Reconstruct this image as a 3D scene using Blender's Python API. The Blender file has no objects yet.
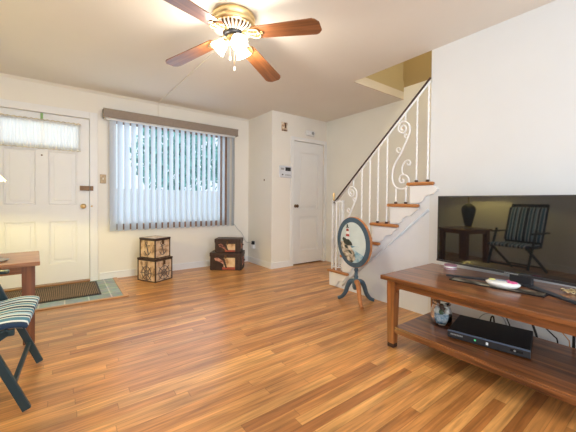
import bpy, bmesh, math, random
from mathutils import Vector, Matrix, Euler
random.seed(7)
PI = math.pi
sc = bpy.context.scene
COL = sc.collection
# ------------------------------------------------------------------ camera
cam_d = bpy.data.cameras.new('camera'); cam = bpy.data.objects.new('camera', cam_d); COL.objects.link(cam)
def cam_axes(yaw=36.559, pit=-0.989, rol=0.490):
    y, p, r = (math.radians(a) for a in (yaw, pit, rol))
    F = Vector((math.sin(y)*math.cos(p), math.cos(y)*math.cos(p), math.sin(p)))
    R = Vector((math.cos(y), -math.sin(y), 0)); U = R.cross(F)
    return F, R*math.cos(r)+U*math.sin(r), -R*math.sin(r)+U*math.cos(r)
F_, R_, U_ = cam_axes()
M = Matrix.Identity(4)
for i in range(3):
    M[i][0], M[i][1], M[i][2] = R_[i], U_[i], -F_[i]
M[2][3] = 1.060
cam.matrix_world = M
cam_d.sensor_width = 36; cam_d.lens = 301.80*36/576; cam_d.shift_y = -10.36/576
cam_d.clip_start = 0.05
sc.camera = cam
# ------------------------------------------------------------------ view, world, lights
sc.view_settings.view_transform = 'Standard'; sc.view_settings.look = 'None'
sc.view_settings.gamma = 1; sc.view_settings.use_curve_mapping = False
sc.view_settings.exposure = 0.0
w = bpy.data.worlds.new('world'); sc.world = w; w.use_nodes = True
bg = w.node_tree.nodes['Background']; bg.inputs[0].default_value = (.78, .90, 1, 1); bg.inputs[1].default_value = 1.35
def light(name, kind, loc, energy, color=(1,1,1), rot=(0,0,0), size=None, size_y=None):
    l = bpy.data.lights.new(name, kind); l.energy = energy; l.color = color
    if kind == 'AREA':
        l.shape = 'RECTANGLE'; l.size = size; l.size_y = size_y
    elif kind == 'POINT': l.shadow_soft_size = size or .05
    elif kind == 'SUN': l.angle = size or .05
    o = bpy.data.objects.new(name, l); COL.objects.link(o); o.location = loc; o.rotation_euler = rot
    return o
# added daylight-toned fill lights behind the camera, before closed back and left walls
light('back_fill', 'AREA', (0.9, -1.88, 1.35), 80, (.78, .89, 1), (math.radians(90), 0, 0), 3.0, 1.9)
light('left_fill', 'AREA', (-1.08, -0.75, 1.40), 18, (.80, .91, 1), (0, math.radians(-90), 0), 1.5, 1.3)
# daylight through the front window
light('front_window_daylight', 'AREA', (1.32, 4.60, 1.40), 15, (.70, .86, 1), (math.radians(-90), 0, 0), 1.55, 1.3)
light('door_light_daylight', 'AREA', (-.22, 4.625, 1.825), .45, (.9, .96, 1), (math.radians(-90), 0, 0), .70, .25)
# upstairs hall lamp
light('upstairs_lamp', 'POINT', (3.2, 0.9, 4.1), 64, (1, .95, .83), size=.12)
# ------------------------------------------------------------------ materials
def nt(name):
    m = bpy.data.materials.new(name); m.use_nodes = True
    t = m.node_tree; b = t.nodes['Principled BSDF']
    return m, t, b
def N(t, typ, **kw):
    n = t.nodes.new(typ)
    for k, v in kw.items():
        setattr(n, k, v)
    return n
def L(t, a, b): t.links.new(a, b)
def plain(name, col, rough=.5, metal=0, var=.06, scale=8, bump=0, spec=.5, coat=0, trans=0):
    m, t, b = nt(name)
    b.inputs['Roughness'].default_value = rough; b.inputs['Metallic'].default_value = metal
    b.inputs['Specular IOR Level'].default_value = spec
    if coat: b.inputs['Coat Weight'].default_value = coat; b.inputs['Coat Roughness'].default_value = .08
    tc = N(t, 'ShaderNodeTexCoord'); no = N(t, 'ShaderNodeTexNoise')
    no.inputs['Scale'].default_value = scale; no.inputs['Detail'].default_value = 3
    L(t, tc.outputs['Object'], no.inputs['Vector'])
    cr = N(t, 'ShaderNodeValToRGB')
    cr.color_ramp.elements[0].position = .3; cr.color_ramp.elements[1].position = .7
    cr.color_ramp.elements[0].color = tuple(c*(1-var) for c in col)+(1,)
    cr.color_ramp.elements[1].color = tuple(min(1, c*(1+var)) for c in col)+(1,)
    L(t, no.outputs['Fac'], cr.inputs['Fac']); L(t, cr.outputs['Color'], b.inputs['Base Color'])
    if bump:
        bp = N(t, 'ShaderNodeBump'); bp.inputs['Strength'].default_value = bump; bp.inputs['Distance'].default_value = .01
        L(t, no.outputs['Fac'], bp.inputs['Height']); L(t, bp.outputs['Normal'], b.inputs['Normal'])
    return m
def wood(name, dark, light_, axis=0, scale=1.0, rough=.35, coat=.2):
    """grain running along the object's own axis"""
    m, t, b = nt(name)
    tc = N(t, 'ShaderNodeTexCoord'); mp = N(t, 'ShaderNodeMapping')
    s = [38*scale]*3; s[axis] = 2.2*scale
    mp.inputs['Scale'].default_value = s
    L(t, tc.outputs['Object'], mp.inputs['Vector'])
    no = N(t, 'ShaderNodeTexNoise'); no.inputs['Scale'].default_value = 1; no.inputs['Detail'].default_value = 5; no.inputs['Distortion'].default_value = .6
    L(t, mp.outputs['Vector'], no.inputs['Vector'])
    cr = N(t, 'ShaderNodeValToRGB')
    cr.color_ramp.elements[0].position = .32; cr.color_ramp.elements[1].position = .68
    cr.color_ramp.elements[0].color = dark+(1,); cr.color_ramp.elements[1].color = light_+(1,)
    L(t, no.outputs['Fac'], cr.inputs['Fac']); L(t, cr.outputs['Color'], b.inputs['Base Color'])
    b.inputs['Roughness'].default_value = rough; b.inputs['Coat Weight'].default_value = coat; b.inputs['Coat Roughness'].default_value = .15
    bp = N(t, 'ShaderNodeBump'); bp.inputs['Strength'].default_value = .12; bp.inputs['Distance'].default_value = .004
    L(t, no.outputs['Fac'], bp.inputs['Height']); L(t, bp.outputs['Normal'], b.inputs['Normal'])
    return m
def glow(name, col, strength, base=(.9, .9, .9)):
    m, t, b = nt(name)
    b.inputs['Base Color'].default_value = base+(1,)
    b.inputs['Emission Color'].default_value = col+(1,); b.inputs['Emission Strength'].default_value = strength
    return m
def math_n(t, op, a, b=None, c=None):
    n = N(t, 'ShaderNodeMath', operation=op)
    for i, v in enumerate((a, b, c)):
        if v is None: continue
        if isinstance(v, (int, float)): n.inputs[i].default_value = v
        else: L(t, v, n.inputs[i])
    return n.outputs[0]
def floor_mat():
    m, t, b = nt('oak_strip_floor')
    tc = N(t, 'ShaderNodeTexCoord'); sp = N(t, 'ShaderNodeSeparateXYZ'); L(t, tc.outputs['Object'], sp.inputs[0])
    x, y = sp.outputs[0], sp.outputs[1]
    W, LEN = .057, .95
    ry = math_n(t, 'DIVIDE', y, W); row = math_n(t, 'FLOOR', ry); fy = math_n(t, 'FRACT', ry)
    wn = N(t, 'ShaderNodeTexWhiteNoise', noise_dimensions='1D'); L(t, row, wn.inputs['W'])
    off = math_n(t, 'MULTIPLY', wn.outputs['Value'], 7.3)
    rx = math_n(t, 'ADD', math_n(t, 'DIVIDE', x, LEN), off); pl = math_n(t, 'FLOOR', rx); fx = math_n(t, 'FRACT', rx)
    cb = N(t, 'ShaderNodeCombineXYZ'); L(t, row, cb.inputs[0]); L(t, pl, cb.inputs[1])
    w2 = N(t, 'ShaderNodeTexWhiteNoise', noise_dimensions='2D'); L(t, cb.outputs[0], w2.inputs['Vector'])
    cr = N(t, 'ShaderNodeValToRGB'); e = cr.color_ramp.elements
    e[0].position = 0; e[0].color = (.37, .140, .038, 1)
    e[1].position = 1; e[1].color = (.65, .322, .100, 1)
    for pos, c in ((.2, (.48, .200, .055, 1)), (.7, (.58, .262, .078, 1))):
        q = e.new(pos); q.color = c
    L(t, w2.outputs['Value'], cr.inputs['Fac'])
    # grain, shifted per plank
    cb2 = N(t, 'ShaderNodeCombineXYZ')
    L(t, math_n(t, 'ADD', math_n(t, 'MULTIPLY', x, 3.0), math_n(t, 'MULTIPLY', w2.outputs['Value'], 40)), cb2.inputs[0])
    L(t, math_n(t, 'MULTIPLY', y, 55), cb2.inputs[1])
    no = N(t, 'ShaderNodeTexNoise'); no.inputs['Scale'].default_value = 1; no.inputs['Detail'].default_value = 6; no.inputs['Distortion'].default_value = .8
    L(t, cb2.outputs[0], no.inputs['Vector'])
    # large soft wear
    n2 = N(t, 'ShaderNodeTexNoise'); n2.inputs['Scale'].default_value = 1.3; n2.inputs['Detail'].default_value = 2
    L(t, tc.outputs['Object'], n2.inputs['Vector'])
    gv = math_n(t, 'ADD', math_n(t, 'MULTIPLY', math_n(t, 'SUBTRACT', no.outputs['Fac'], .5), 1.5), 1.0)
    gv = math_n(t, 'MULTIPLY', gv, math_n(t, 'ADD', math_n(t, 'MULTIPLY', math_n(t, 'SUBTRACT', n2.outputs['Fac'], .5), .5), 1.0))
    # streaky darker wear along the boards
    cb3 = N(t, 'ShaderNodeCombineXYZ'); L(t, math_n(t, 'MULTIPLY', x, 1.7), cb3.inputs[0]); L(t, math_n(t, 'MULTIPLY', y, 11), cb3.inputs[1])
    n3 = N(t, 'ShaderNodeTexNoise'); n3.inputs['Scale'].default_value = 1; n3.inputs['Detail'].default_value = 4; L(t, cb3.outputs[0], n3.inputs['Vector'])
    st_ = N(t, 'ShaderNodeMapRange'); st_.inputs['From Min'].default_value = .30; st_.inputs['From Max'].default_value = .56; st_.inputs['To Min'].default_value = .68; st_.inputs['To Max'].default_value = 1.06
    L(t, n3.outputs['Fac'], st_.inputs['Value'])
    gv = math_n(t, 'MULTIPLY', gv, st_.outputs[0])
    # gaps
    ey = math_n(t, 'MINIMUM', fy, math_n(t, 'SUBTRACT', 1, fy)); ex = math_n(t, 'MINIMUM', fx, math_n(t, 'SUBTRACT', 1, fx))
    gy = math_n(t, 'GREATER_THAN', ey, .028); gx = math_n(t, 'GREATER_THAN', ex, .0022)
    gap = math_n(t, 'ADD', math_n(t, 'MULTIPLY', math_n(t, 'MULTIPLY', gy, gx), .30), .70)
    k = math_n(t, 'MULTIPLY', gv, gap)
    mx = N(t, 'ShaderNodeVectorMath', operation='SCALE'); L(t, cr.outputs['Color'], mx.inputs[0]); L(t, k, mx.inputs['Scale'])
    L(t, mx.outputs[0], b.inputs['Base Color'])
    b.inputs['Roughness'].default_value = .33; b.inputs['Coat Weight'].default_value = .25; b.inputs['Coat Roughness'].default_value = .2
    bp = N(t, 'ShaderNodeBump'); bp.inputs['Strength'].default_value = .15; bp.inputs['Distance'].default_value = .003
    L(t, k, bp.inputs['Height']); L(t, bp.outputs['Normal'], b.inputs['Normal'])
    return m
def stripes_mat():
    """awning stripes across the object's y axis"""
    m, t, b = nt('striped_canvas')
    tc = N(t, 'ShaderNodeTexCoord'); sp = N(t, 'ShaderNodeSeparateXYZ'); L(t, tc.outputs['Object'], sp.inputs[0])
    f = math_n(t, 'FRACT', math_n(t, 'ADD', math_n(t, 'DIVIDE', sp.outputs[1], .25), 10.13))
    cr = N(t, 'ShaderNodeValToRGB'); cr.color_ramp.interpolation = 'CONSTANT'; e = cr.color_ramp.elements
    NV, WH, TE, BL = (.012, .035, .075, 1), (.72, .76, .76, 1), (.06, .20, .30, 1), (.30, .48, .60, 1)
    e[0].position = 0; e[0].color = NV; e[1].position = .17; e[1].color = WH
    for pos, c in ((.22, TE), (.36, WH), (.41, NV), (.52, WH), (.58, BL), (.68, NV), (.77, WH), (.83, TE), (.95, WH)):
        q = e.new(pos); q.color = c
    L(t, f, cr.inputs['Fac']); L(t, cr.outputs['Color'], b.inputs['Base Color'])
    b.inputs['Roughness'].default_value = .85
    return m
def slate_mat():
    m, t, b = nt('slate_tiles')
    tc = N(t, 'ShaderNodeTexCoord'); br = N(t, 'ShaderNodeTexBrick')
    br.offset = 0; br.inputs['Scale'].default_value = 1; br.inputs['Brick Width'].default_value = .205; br.inputs['Row Height'].default_value = .205
    br.inputs['Mortar Size'].default_value = .006; br.inputs['Color1'].default_value = (.19, .27, .27, 1); br.inputs['Color2'].default_value = (.27, .35, .35, 1)
    br.inputs['Mortar'].default_value = (.50, .52, .50, 1)
    L(t, tc.outputs['Object'], br.inputs['Vector'])
    no = N(t, 'ShaderNodeTexNoise'); no.inputs['Scale'].default_value = 14; L(t, tc.outputs['Object'], no.inputs['Vector'])
    mx = N(t, 'ShaderNodeMixRGB', blend_type='OVERLAY'); mx.inputs[0].default_value = .5
    L(t, br.outputs['Color'], mx.inputs[1]); L(t, no.outputs['Color'], mx.inputs[2]); L(t, mx.outputs[0], b.inputs['Base Color'])
    b.inputs['Roughness'].default_value = .4
    return m
def mat_ribs():
    m, t, b = nt('ribbed_doormat')
    tc = N(t, 'ShaderNodeTexCoord'); sp = N(t, 'ShaderNodeSeparateXYZ'); L(t, tc.outputs['Object'], sp.inputs[0])
    f = math_n(t, 'FRACT', math_n(t, 'DIVIDE', sp.outputs[0], .017)); g = math_n(t, 'GREATER_THAN', f, .45)
    no = N(t, 'ShaderNodeTexNoise'); no.inputs['Scale'].default_value = 60; L(t, tc.outputs['Object'], no.inputs['Vector'])
    k = math_n(t, 'MULTIPLY', g, no.outputs['Fac'])
    cr = N(t, 'ShaderNodeValToRGB'); cr.color_ramp.elements[0].color = (.035, .025, .02, 1); cr.color_ramp.elements[1].color = (.25, .17, .11, 1); cr.color_ramp.elements[1].position = .6
    L(t, k, cr.inputs['Fac']); L(t, cr.outputs['Color'], b.inputs['Base Color']); b.inputs['Roughness'].default_value = .95
    return m
def map_mat(name, c1, c2, c3, scale=9):
    m, t, b = nt(name)
    tc = N(t, 'ShaderNodeTexCoord'); no = N(t, 'ShaderNodeTexNoise'); no.inputs['Scale'].default_value = scale; no.inputs['Detail'].default_value = 4
    L(t, tc.outputs['Object'], no.inputs['Vector'])
    cr = N(t, 'ShaderNodeValToRGB'); e = cr.color_ramp.elements
    e[0].position = .36; e[0].color = c1+(1,); e[1].position = .62; e[1].color = c3+(1,); q = e.new(.46); q.color = c2+(1,)
    L(t, no.outputs['Fac'], cr.inputs['Fac']); L(t, cr.outputs['Color'], b.inputs['Base Color']); b.inputs['Roughness'].default_value = .55
    return m
def translucent(name, col, trans=.5, rough=.7, transp=0):
    m, t, b = nt(name)
    out = t.nodes['Material Output']
    tr = N(t, 'ShaderNodeBsdfTranslucent'); tr.inputs[0].default_value = col+(1,)
    b.inputs['Base Color'].default_value = col+(1,); b.inputs['Roughness'].default_value = rough
    mx = N(t, 'ShaderNodeMixShader'); mx.inputs[0].default_value = trans
    L(t, b.outputs[0], mx.inputs[1]); L(t, tr.outputs[0], mx.inputs[2])
    if transp:
        tp = N(t, 'ShaderNodeBsdfTransparent'); m2 = N(t, 'ShaderNodeMixShader'); m2.inputs[0].default_value = transp
        L(t, mx.outputs[0], m2.inputs[1]); L(t, tp.outputs[0], m2.inputs[2]); L(t, m2.outputs[0], out.inputs[0])
    else: L(t, mx.outputs[0], out.inputs[0])
    return m
def glass_mat(name, col=(1, 1, 1), rough=0.0):
    m, t, b = nt(name); out = t.nodes['Material Output']
    gl = N(t, 'ShaderNodeBsdfGlossy'); gl.inputs['Roughness'].default_value = rough
    tp = N(t, 'ShaderNodeBsdfTransparent'); tp.inputs[0].default_value = col+(1,)
    fr = N(t, 'ShaderNodeFresnel'); fr.inputs[0].default_value = 1.45
    mx = N(t, 'ShaderNodeMixShader'); L(t, fr.outputs[0], mx.inputs[0]); L(t, tp.outputs[0], mx.inputs[1]); L(t, gl.outputs[0], mx.inputs[2])
    L(t, mx.outputs[0], out.inputs[0])
    return m
MT = {}
MT['wall'] = plain('cream_wall_paint', (.86, .83, .77), .6, var=.012, scale=3)
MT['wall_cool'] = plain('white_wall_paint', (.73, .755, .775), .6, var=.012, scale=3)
MT['wall_hall'] = plain('pale_hall_paint', (.88, .885, .83), .6, var=.012, scale=3)
MT['header'] = plain('tan_header_painted_shade', (.66, .58, .46), .6, var=.02, scale=3)  # darker tan carries the shade on the header strip
MT['tan'] = plain('tan_hall_paint', (.47, .375, .20), .6, var=.02, scale=3)
MT['ceil'] = plain('ceiling_paint', (.82, .78, .71), .7, var=.012, scale=2)
MT['white'] = plain('white_gloss_paint', (.86, .865, .87), .35, var=.01)
MT['iron'] = plain('white_painted_iron', (.92, .94, .96), .4, var=.03, scale=40)
MT['floor'] = floor_mat()
MT['slate'] = slate_mat()
MT['oak'] = wood('light_oak_edging', (.42, .19, .07), (.62, .33, .13), 0)
MT['oak_y'] = wood('honey_oak_tread', (.36, .13, .035), (.55, .23, .07), 1)
MT['table_y'] = wood('stained_oak_lengthwise', (.075, .024, .008), (.34, .122, .036), 1, .8, .28, .35)
MT['table_x'] = wood('stained_oak_crosswise', (.10, .032, .010), (.34, .12, .035), 0, .8, .28, .35)
MT['table_z'] = wood('stained_oak_upright', (.15, .050, .014), (.40, .145, .043), 2, .8, .3, .3)
MT['end_z'] = wood('dark_oak_upright', (.10, .030, .010), (.27, .09, .028), 2, .8, .3, .3)
MT['foot'] = plain('dark_foot_cap', (.035, .015, .01), .5)
MT['blade'] = wood('walnut_fan_blade', (.13, .045, .016), (.30, .115, .04), 0, .8, .3, .3)
MT['brass'] = plain('polished_brass', (.83, .64, .34), .3, 1, .05)
MT['brass_dk'] = plain('aged_bronze', (.16, .09, .05), .4, .8)
MT['cream'] = plain('cream_enamel', (.85, .80, .68), .4)
MT['black'] = plain('black_plastic', (.009, .009, .011), .5, spec=.3)
MT['satin'] = plain('satin_black_plastic', (.022, .024, .03), .3, spec=.6)
MT['screen'] = plain('dark_glossy_screen', (.009, .009, .010), .03, var=0, spec=.95)
MT['teal'] = plain('dark_teal_painted_wood', (.008, .030, .038), .4)
MT['stripe'] = stripes_mat()
MT['bluegrey'] = plain('slate_blue_paint', (.052, .098, .150), .45, var=.12, scale=25)
MT['wornwood'] = plain('worn_orange_wood', (.45, .18, .06), .45, var=.25, scale=18)
MT['valance'] = plain('taupe_fabric_valance', (.30, .245, .205), .8, var=.08, scale=60)
MT['vane'] = translucent('blind_vane_fabric', (.62, .67, .73), .27)
MT['lace'] = translucent('white_lace_net', (.90, .90, .87), .6, transp=.12)
MT['winwood'] = plain('brown_window_wood', (.31, .185, .125), .5, var=.15, scale=20)
MT['glass'] = glass_mat('window_glass')
MT['jar'] = glass_mat('jar_glass', (.93, .96, .97))
MT['case'] = plain('blue_white_plastic', (.70, .73, .79), .4)
MT['grey'] = plain('grey_plastic', (.35, .36, .37), .4)
MT['lcd'] = plain('dark_lcd', (.02, .025, .03), .2)
MT['dark_slot'] = plain('dark_threshold', (.05, .03, .02), .7)
MT['thresh'] = wood('oak_threshold', (.22, .10, .035), (.36, .17, .065), 0)
# ------------------------------------------------------------------ mesh builder
class MB:
    def __init__(s): s.bm = bmesh.new()
    def _tr(s, vs, mi, M):
        if M is not None: bmesh.ops.transform(s.bm, matrix=M, verts=vs)
        fs = set(f for v in vs for f in v.link_faces)
        for f in fs: f.material_index = mi
    def box(s, c, d, bev=0, M=None, mi=0, rz=0):
        r = bmesh.ops.create_cube(s.bm, size=1); vs = r['verts']
        bmesh.ops.scale(s.bm, vec=Vector(d), verts=vs)
        if bev:
            es = list(set(e for v in vs for e in v.link_edges))
            q = bmesh.ops.bevel(s.bm, geom=es, offset=bev, segments=2, profile=.5, affect='EDGES', clamp_overlap=True)
            vs = list(set(v for f in q['faces'] for v in f.verts) | set(v for v in vs if v.is_valid))
            # collect whole island
            seen = set(vs); st = list(vs)
            while st:
                v = st.pop()
                for e in v.link_edges:
                    o = e.other_vert(v)
                    if o not in seen: seen.add(o); st.append(o)
            vs = list(seen)
        T = Matrix.Translation(Vector(c)) @ Matrix.Rotation(rz, 4, 'Z')
        if M is not None: T = M @ T
        s._tr(vs, mi, T); return s
    def b2(s, lo, hi, bev=0, mi=0, M=None):
        return s.box([(a+b)/2 for a, b in zip(lo, hi)], [abs(b-a) for a, b in zip(lo, hi)], bev, M, mi)
    def lathe(s, prof, c=(0, 0, 0), seg=24, mi=0, M=None, cap=True):
        rings = []
        allv = []
        for r, z in prof:
            ring = [s.bm.verts.new((r*math.cos(2*PI*k/seg), r*math.sin(2*PI*k/seg), z)) for k in range(seg)]
            rings.append(ring); allv += ring
        for a, b in zip(rings, rings[1:]):
            for k in range(seg):
                f = s.bm.faces.new((a[k], a[(k+1) % seg], b[(k+1) % seg], b[k])); f.smooth = True
        if cap:
            for r in (rings[0], rings[-1]):
                if (r[0].co-r[seg//2].co).length > 1e-5:
                    try: s.bm.faces.new(r)
                    except ValueError: pass
        T = Matrix.Translation(Vector(c))
        if M is not None: T = M @ T
        s._tr(allv, mi, T); return s
    def tube(s, pts, r, seg=8, mi=0, closed=False, twist=0, radii=None, flat=None):
        pts = [Vector(p) for p in pts]; n = len(pts); rings = []; allv = []
        nrm = None
        for i, p in enumerate(pts):
            a = pts[(i-1) % n] if (closed or i > 0) else pts[0]
            b = pts[(i+1) % n] if (closed or i < n-1) else pts[-1]
            t = (b-a); t = t.normalized() if t.length > 1e-9 else Vector((0, 0, 1))
            if nrm is None:
                u = Vector((1, 0, 0)) if abs(t.x) < .9 else Vector((0, 1, 0)); nrm = (u-t*u.dot(t)).normalized()
            else: nrm = (nrm-t*nrm.dot(t)).normalized()
            bi = t.cross(nrm); rr = radii[i] if radii else r
            ring = []
            for k in range(seg):
                an = 2*PI*k/seg+twist*i
                ring.append(s.bm.verts.new(p+nrm*rr*math.cos(an)*(flat or 1)+bi*rr*math.sin(an)))
            rings.append(ring); allv += ring
        prs = list(zip(rings, rings[1:]))
        if closed: prs.append((rings[-1], rings[0]))
        for a, b in prs:
            for k in range(seg):
                f = s.bm.faces.new((a[k], a[(k+1) % seg], b[(k+1) % seg], b[k])); f.smooth = seg > 5
        if not closed:
            for r_ in (rings[0], rings[-1]): s.bm.faces.new(r_)
        for v in allv:
            for f in v.link_faces: f.material_index = mi
        return s
    def prism(s, poly, axis, lo, hi, mi=0, M=None):
        """poly 2D in the two other axes (cyclic order x,y,z without axis), extruded along axis"""
        def P(a, b, h):
            q = [0, 0, 0]; o = [i for i in range(3) if i != axis]; q[o[0]] = a; q[o[1]] = b; q[axis] = h; return q
        A = [s.bm.verts.new(P(a, b, lo)) for a, b in poly]; B = [s.bm.verts.new(P(a, b, hi)) for a, b in poly]
        s.bm.faces.new(A); s.bm.faces.new(B[::-1]); n = len(A)
        for i in range(n): s.bm.faces.new((A[i], B[i], B[(i+1) % n], A[(i+1) % n]))
        s._tr(A+B, mi, M); return s
    def build(s, name, mat, parent=None, world=False, off=None, **props):
        bmesh.ops.recalc_face_normals(s.bm, faces=s.bm.faces)
        if off is not None: bmesh.ops.translate(s.bm, vec=-Vector(off), verts=s.bm.verts)
        if world and parent is not None:
            T = Matrix.LocRotScale(parent.location, parent.rotation_euler, None)
            if parent.parent is not None:
                g = parent.parent; T = Matrix.LocRotScale(g.location, g.rotation_euler, None) @ T
            bmesh.ops.transform(s.bm, matrix=T.inverted(), verts=s.bm.verts)
        me = bpy.data.meshes.new(name); s.bm.to_mesh(me); s.bm.free()
        for mm in (mat if isinstance(mat, (list, tuple)) else [mat]): me.materials.append(MT[mm] if isinstance(mm, str) else mm)
        o = bpy.data.objects.new(name, me); COL.objects.link(o)
        if parent is not None: o.parent = parent
        if off is not None: o.location = off
        for k, v in props.items(): o[k] = v
        return o
def thing(name, label, cat, loc=(0, 0, 0), rz=0, group=None):
    o = bpy.data.objects.new(name, None); COL.objects.link(o); o.empty_display_size = .05
    o.location = loc; o.rotation_euler = (0, 0, rz); o['label'] = label; o['category'] = cat
    if group: o['group'] = group
    return o
def tag(o, label, cat, group=None, kind=None):
    o['label'] = label; o['category'] = cat
    if group: o['group'] = group
    if kind: o['kind'] = kind
    return o
def struct(mb, name, mat, parent=None, label=None, **k):
    o = mb.build(name, mat, parent, **k)
    if parent is None: o['kind'] = 'structure'
    if label: o['label'] = label
    return o
def smooth_path(pts, n=6):
    P = [Vector(p) for p in pts]; out = []
    for i in range(len(P)-1):
        p0, p1, p2, p3 = P[max(i-1, 0)], P[i], P[i+1], P[min(i+2, len(P)-1)]
        for k in range(n):
            t = k/n
            out.append(.5*((2*p1)+(p2-p0)*t+(2*p0-5*p1+4*p2-p3)*t*t+(3*p1-p0-3*p2+p3)*t**3))
    out.append(P[-1]); return out
# ------------------------------------------------------------------ the room
H = 2.44; YF = 4.616; XR = 2.564; YC = 3.88; XS = 3.70; XT = 2.698; XL = -1.15; YB = -1.95; YW = 1.455; YH = 2.39
TH = .12
struct(MB().b2((XL-TH, YB-TH, -.12), (XS+TH, YF+TH, 0)), 'floor', 'floor')
# ceiling with the stair opening (a plate of three pieces in one mesh)
c = MB()
c.b2((XL-TH, YB-TH, H), (XT, YF+TH, H+.25)); c.b2((XT, YH, H), (XS+TH, YF+TH, H+.25))
struct(c, 'ceiling', 'ceil')
# front wall with door and window openings
DX0, DX1, DZ = -.662, .262, 2.075
WX0, WX1, WZ0, WZ1 = .49, 2.19, .70, 2.13
f = MB()
f.b2((XL-TH, YF, 0), (DX0, YF+TH, H)); f.b2((DX0, YF, DZ), (DX1, YF+TH, H)); f.b2((DX1, YF, 0), (WX0, YF+TH, H))
f.b2((WX0, YF, 0), (WX1, YF+TH, WZ0)); f.b2((WX0, YF, WZ1), (WX1, YF+TH, H)); f.b2((WX1, YF, 0), (XR, YF+TH, H))
struct(f, 'wall_front', 'wall')
# closet block: return wall and closet front with door opening
CX0, CX1, CZ = 2.975, 3.645, 2.03
struct(MB().b2((XR, YC, 0), (XR+.10, YF+TH, H)), 'wall_return', 'wall')
f = MB()
f.b2((XR+.10, YC, 0), (CX0, YC+.10, H)); f.b2((CX0, YC, CZ), (CX1, YC+.10, H)); f.b2((CX1, YC, 0), (XS, YC+.10, H))
f.b2((XR+.10, YC+.55, 0), (XS, YC+.6, H))
struct(f, 'wall_closet', 'wall')
struct(MB().b2((XS, YB-TH, 0), (XS+TH, YF+TH, 2.60)), 'wall_stair', 'wall_hall')
# upper hall: tan painted
f = MB(); f.b2((XS, YB-TH, 2.60), (XS+TH, YF+TH, 4.9)); f.b2((XT, YH, H+.25), (XS, YH+.1, 4.9)); f.b2((XT-.1, YB-TH, H+.25), (XT, YH+.1, 4.9)); f.b2((XT-.1, YB-TH, H+.25), (XS, YB, 4.9))
struct(f, 'wall_upstairs', 'tan')
# the header of the stair opening: tan down to a little above its lower edge
struct(MB().b2((XT, YH-.012, H+.10), (XS, YH, H+.25)), 'trim_1', 'tan')
struct(MB().b2((XT, YH-.012, H), (XS, YH, H+.10)), 'trim_7', 'header')  # lower strip, shade painted into its colour
struct(MB().b2((XT-.1, YB-TH, 4.9), (XS+TH, YH+.1, 5.0)), 'ceiling_upstairs', 'ceil')
struct(MB().b2((XT, YB-TH, 0), (XT+TH, YW, H)), 'wall_right', 'wall_cool')
struct(MB().b2((XL-TH, YB-TH, 0), (XL, YF+TH, H)), 'wall_left', 'wall')
struct(MB().b2((XL-TH, YB-TH, 0), (XS+TH, YB, H)), 'wall_back', 'wall')
# baseboards
BH = .095
def base(name, lo, hi):
    m = MB(); m.b2(lo+(0,), hi+(BH-.02,)); 
    dx, dy = abs(hi[0]-lo[0]), abs(hi[1]-lo[1])
    m.b2(lo+(BH-.02,), hi+(BH,), .006)
    struct(m, name, 'white')
base('baseboard_front', (DX1+.105, YF-.016), (XR, YF))
base('baseboard_front_left', (XL, YF-.016), (DX0-.105, YF))
base('baseboard_return', (XR-.016, YC-.016), (XR, YF-.016))
base('baseboard_closet', (XR, YC-.016), (CX0-.062, YC))
base('baseboard_left', (XL, YB), (XL+.016, YF-.016))
base('baseboard_right', (XT-.016, YB), (XT, 1.36))
# entry tiles
struct(MB().b2((DX0-.25, 3.70, -.01), (.515, YF-.017, .006)), 'floor_entry_tiles', 'slate')
m = MB(); m.b2((DX0-.25, 3.655, 0), (.565, 3.70, .012), .004); m.b2((.515, 3.70, 0), (.565, YF-.017, .012), .004)
struct(m, 'trim_2', 'oak')
struct(MB().b2((DX0, YF-.06, .006), (DX1, YF+.03, .03), .006), 'trim_3', 'thresh')
# door casing and front door
def casing(name, x0, x1, z, y, wd=.075, t=.02):
    m = MB()
    m.b2((x0-wd, y-t, 0), (x0, y, z+wd), .005); m.b2((x1, y-t, 0), (x1+wd, y, z+wd), .005); m.b2((x0, y-t, z), (x1, y, z+wd), .005)
    m.b2((x0-.014, y-t-.005, 0), (x0-.003, y-t+.001, z+.01)); m.b2((x1+.003, y-t-.005, 0), (x1+.014, y-t+.001, z+.01))
    struct(m, name, 'white')
casing('trim_4', DX0, DX1, DZ, YF, .085)
def panel_door(name, x0, x1, z0, z1, y, panels, lights=(), th=.045):
    """slab recessed behind stiles and rails; each panel with a raised field and bevelled moulding"""
    off = Vector(((x0+x1)/2, y+th/2, z0))
    m = MB(); allp = list(panels)+list(lights)
    xs = sorted(set([x0, x1]+[v for p in allp for v in (p[0], p[1])])); zs = sorted(set([z0, z1]+[v for p in allp for v in (p[2], p[3])]))
    for i in range(len(xs)-1):
        for j in range(len(zs)-1):
            cx, cz = (xs[i]+xs[i+1])/2, (zs[j]+zs[j+1])/2
            isl = any(p[0] < cx < p[1] and p[2] < cz < p[3] for p in lights)
            isp = any(p[0] < cx < p[1] and p[2] < cz < p[3] for p in panels)
            if isl: continue
            m.b2((xs[i], y+(.018 if isp else 0), zs[j]), (xs[i+1], y+th, zs[j+1]))
    for p in panels:
        for (a, b, cc, d) in ((p[0], p[1], p[2], p[2]+.014), (p[0], p[1], p[3]-.014, p[3]), (p[0], p[0]+.014, p[2], p[3]), (p[1]-.014, p[1], p[2], p[3])):
            m.b2((a, y+.006, cc), (b, y+.02, d), .005)
        m.b2((p[0]+.05, y+.011, p[2]+.05), (p[1]-.05, y+.02, p[3]-.05), .006)
    o = struct(m, name, 'white', off=off)
    return o, off
pl, pr = (-.548, -.268), (-.150, .130)
d1, off1 = panel_door('door_1', DX0+.004, DX1-.004, .032, DZ-.005, YF+.012,
    [pl+(.26, .785), pr+(.26, .785), pl+(.985, 1.635), pr+(.985, 1.635)], [(-.585, -.222, 1.69, 1.96), (-.196, .15, 1.69, 1.96)])
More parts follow.
